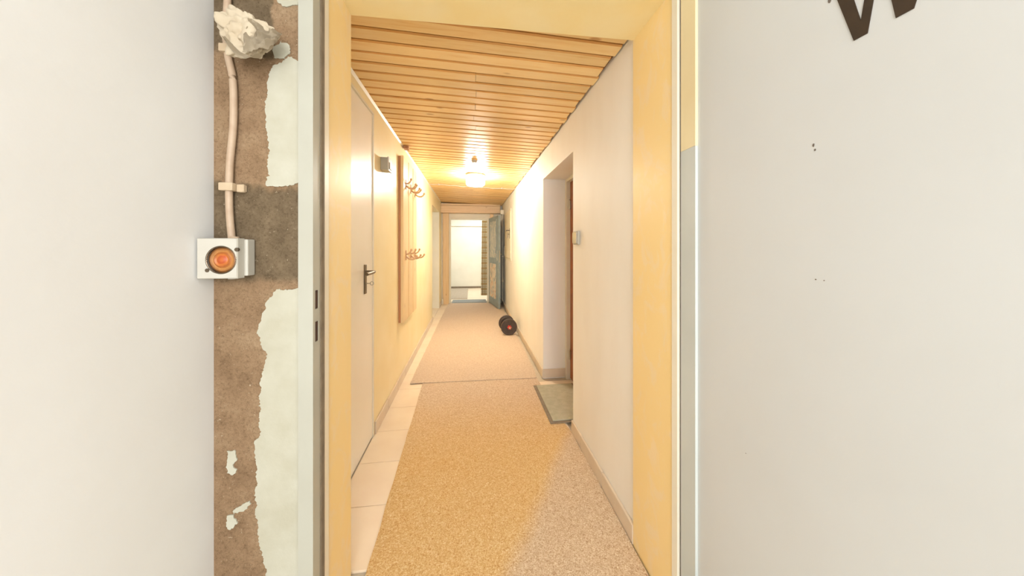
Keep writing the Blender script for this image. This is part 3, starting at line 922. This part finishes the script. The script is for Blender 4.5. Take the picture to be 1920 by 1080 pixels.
i1 = [bm.verts.new((CX + CR * math.cos(a), YC0 + .010, CZ + CR * math.sin(a))) for a in angs]
for A, D in ((o2, o1), (o1, o0), (o0, i0), (i0, i1)):
    for k in range(n): bm.faces.new((A[k], A[(k + 1) % n], D[(k + 1) % n], D[k]))
bm.faces.new(o2[::-1])
bmesh.ops.recalc_face_normals(bm, faces=bm.faces)
cov = obj('cover', bm, 'plastic_white', sbx)
bm = bmesh.new()
tube(bm, [(CX + (CR - .0015) * math.cos(a), YC0 + .0015, CZ + (CR - .0015) * math.sin(a)) for a in [2 * PI * k / 40 for k in range(41)]], .0016, 8)
obj('lens_ring', bm, 'dark_metal', cov, smooth=True)
bm = bmesh.new()
rings = []
for r, dy in ((CR - .002, .007), (.026, .004), (.020, .0055), (.016, .002), (.012, .004), (.006, .001), (.0008, .0005)):
    rings.append([bm.verts.new((CX + r * math.cos(2 * PI * k / 36), YC0 + dy, CZ + r * math.sin(2 * PI * k / 36))) for k in range(36)])
for a, b in zip(rings, rings[1:]):
    for k in range(36): bm.faces.new((a[k], a[(k + 1) % 36], b[(k + 1) % 36], b[k]))
bm.faces.new(rings[-1])
bmesh.ops.recalc_face_normals(bm, faces=bm.faces)
obj('amber_lens', bm, 'amber_lens', cov, smooth=True, label='round amber lens')
for px, py in ((444, 468), (389, 507)):
    c0 = wq(px, py, YC0)
    bm = bmesh.new()
    cyl(bm, (c0[0], YC0 - .0008, c0[2]), (c0[0], YC0 + .004, c0[2]), .0046, seg=14)
    obj('screw', bm, 'dark_metal', cov, smooth=True)
bm = bmesh.new(); cyl(bm, (-.585, YF - .016, BZ0 - .004), (-.585, YF - .016, BZ0 + .006), .010, .012, seg=16)
obj('cable_gland', bm, 'plastic_white', sbx, smooth=True)
bm = bmesh.new(); cyl(bm, (-.585, YC, BZ1 - .003), (-.585, YC, BZ1 + .005), .012, .009, seg=16)
obj('cable_gland', bm, 'conduit', sbx, smooth=True)

# crumpled paper wad hung behind the cable
bm = bmesh.new()
bmesh.ops.create_icosphere(bm, subdivisions=5, radius=1.0)
outline = [(-180, 46), (-150, 44), (-120, 50), (-90, 46), (-60, 48), (-35, 52), (0, 66), (8, 64), (25, 48), (50, 40), (80, 44), (110, 52), (135, 62), (160, 56), (180, 46)]
def orad(a):
    for (a0, r0), (a1, r1) in zip(outline, outline[1:]):
        if a0 <= a <= a1: return r0 + (r1 - r0) * (a - a0) / (a1 - a0)
    return 46
ctr = Vector(wq(463, 64, YF - .054))
for v in bm.verts:
    d = v.co.normalized()
    a = math.degrees(math.atan2(d.z, d.x))
    R0 = orad(a) / 46.0
    h = math.hypot(d.x, d.z)
    p = d * 1.5
    f1 = abs(noise.noise(p + Vector((3, 1, 7))))
    f2 = abs(noise.noise(p * 2.3 + Vector((9, 4, 2))))
    f3 = abs(noise.noise(p * 5.0 + Vector((1, 8, 5))))
    crump = 0.76 + 0.55 * f1 + 0.28 * f2 + 0.08 * f3
    tw = 1 + (R0 - 1) * h
    v.co = ctr + Vector((d.x * .051 * tw * crump, d.y * .026 * crump - (.006 * f1), d.z * .051 * tw * crump))
pw = thing('paper_wad', 'crumpled off-white paper wad stuck behind the cable above the switch box', 'paper', ctr)
obj('crumpled_sheet', bm, 'paper', pw, smooth=True)
bm = bmesh.new()
g = []
NU, NV = 22, 14
for i in range(NU + 1):
    u = i / NU
    row_ = []
    for j in range(NV + 1):
        v = j / NV
        q = wq(470 + 58 * u - 10 * v, 40 + 22 * u + (1 - u) ** .6 * 62 * v + 6 * u * v, YF - .075)
        f = noise.noise(Vector((u * 3.2, v * 3.0, 4.0))) + .4 * noise.noise(Vector((u * 8, v * 7, 1.0)))
        row_.append(bm.verts.new((q[0], q[1] - .010 + .020 * f + .012 * u, q[2])))
    g.append(row_)
for i in range(NU):
    for j in range(NV): bm.faces.new((g[i][j], g[i + 1][j], g[i + 1][j + 1], g[i][j + 1]))
bmesh.ops.solidify(bm, geom=bm.faces[:], thickness=0.0012)
obj('paper_flap', bm, 'paper', pw, smooth=True)
bm = bmesh.new()
g = []
for i in range(15):
    u = i / 14
    row_ = []
    for j in range(9):
        v = j / 8
        q = wq(416 + 70 * u, 62 + 40 * math.sin(u * 1.9) + 14 * v * math.sin(PI * min(1, u + .1)), YF - .085)
        f = noise.noise(Vector((u * 4, v * 2, 9.0)))
        row_.append(bm.verts.new((q[0], q[1] + .012 * f + .012 * (1 - v), q[2])))
    g.append(row_)
for i in range(14):
    for j in range(8): bm.faces.new((g[i][j], g[i + 1][j], g[i + 1][j + 1], g[i][j + 1]))
bmesh.ops.solidify(bm, geom=bm.faces[:], thickness=0.0012)
obj('paper_flap', bm, 'paper', pw, smooth=True)
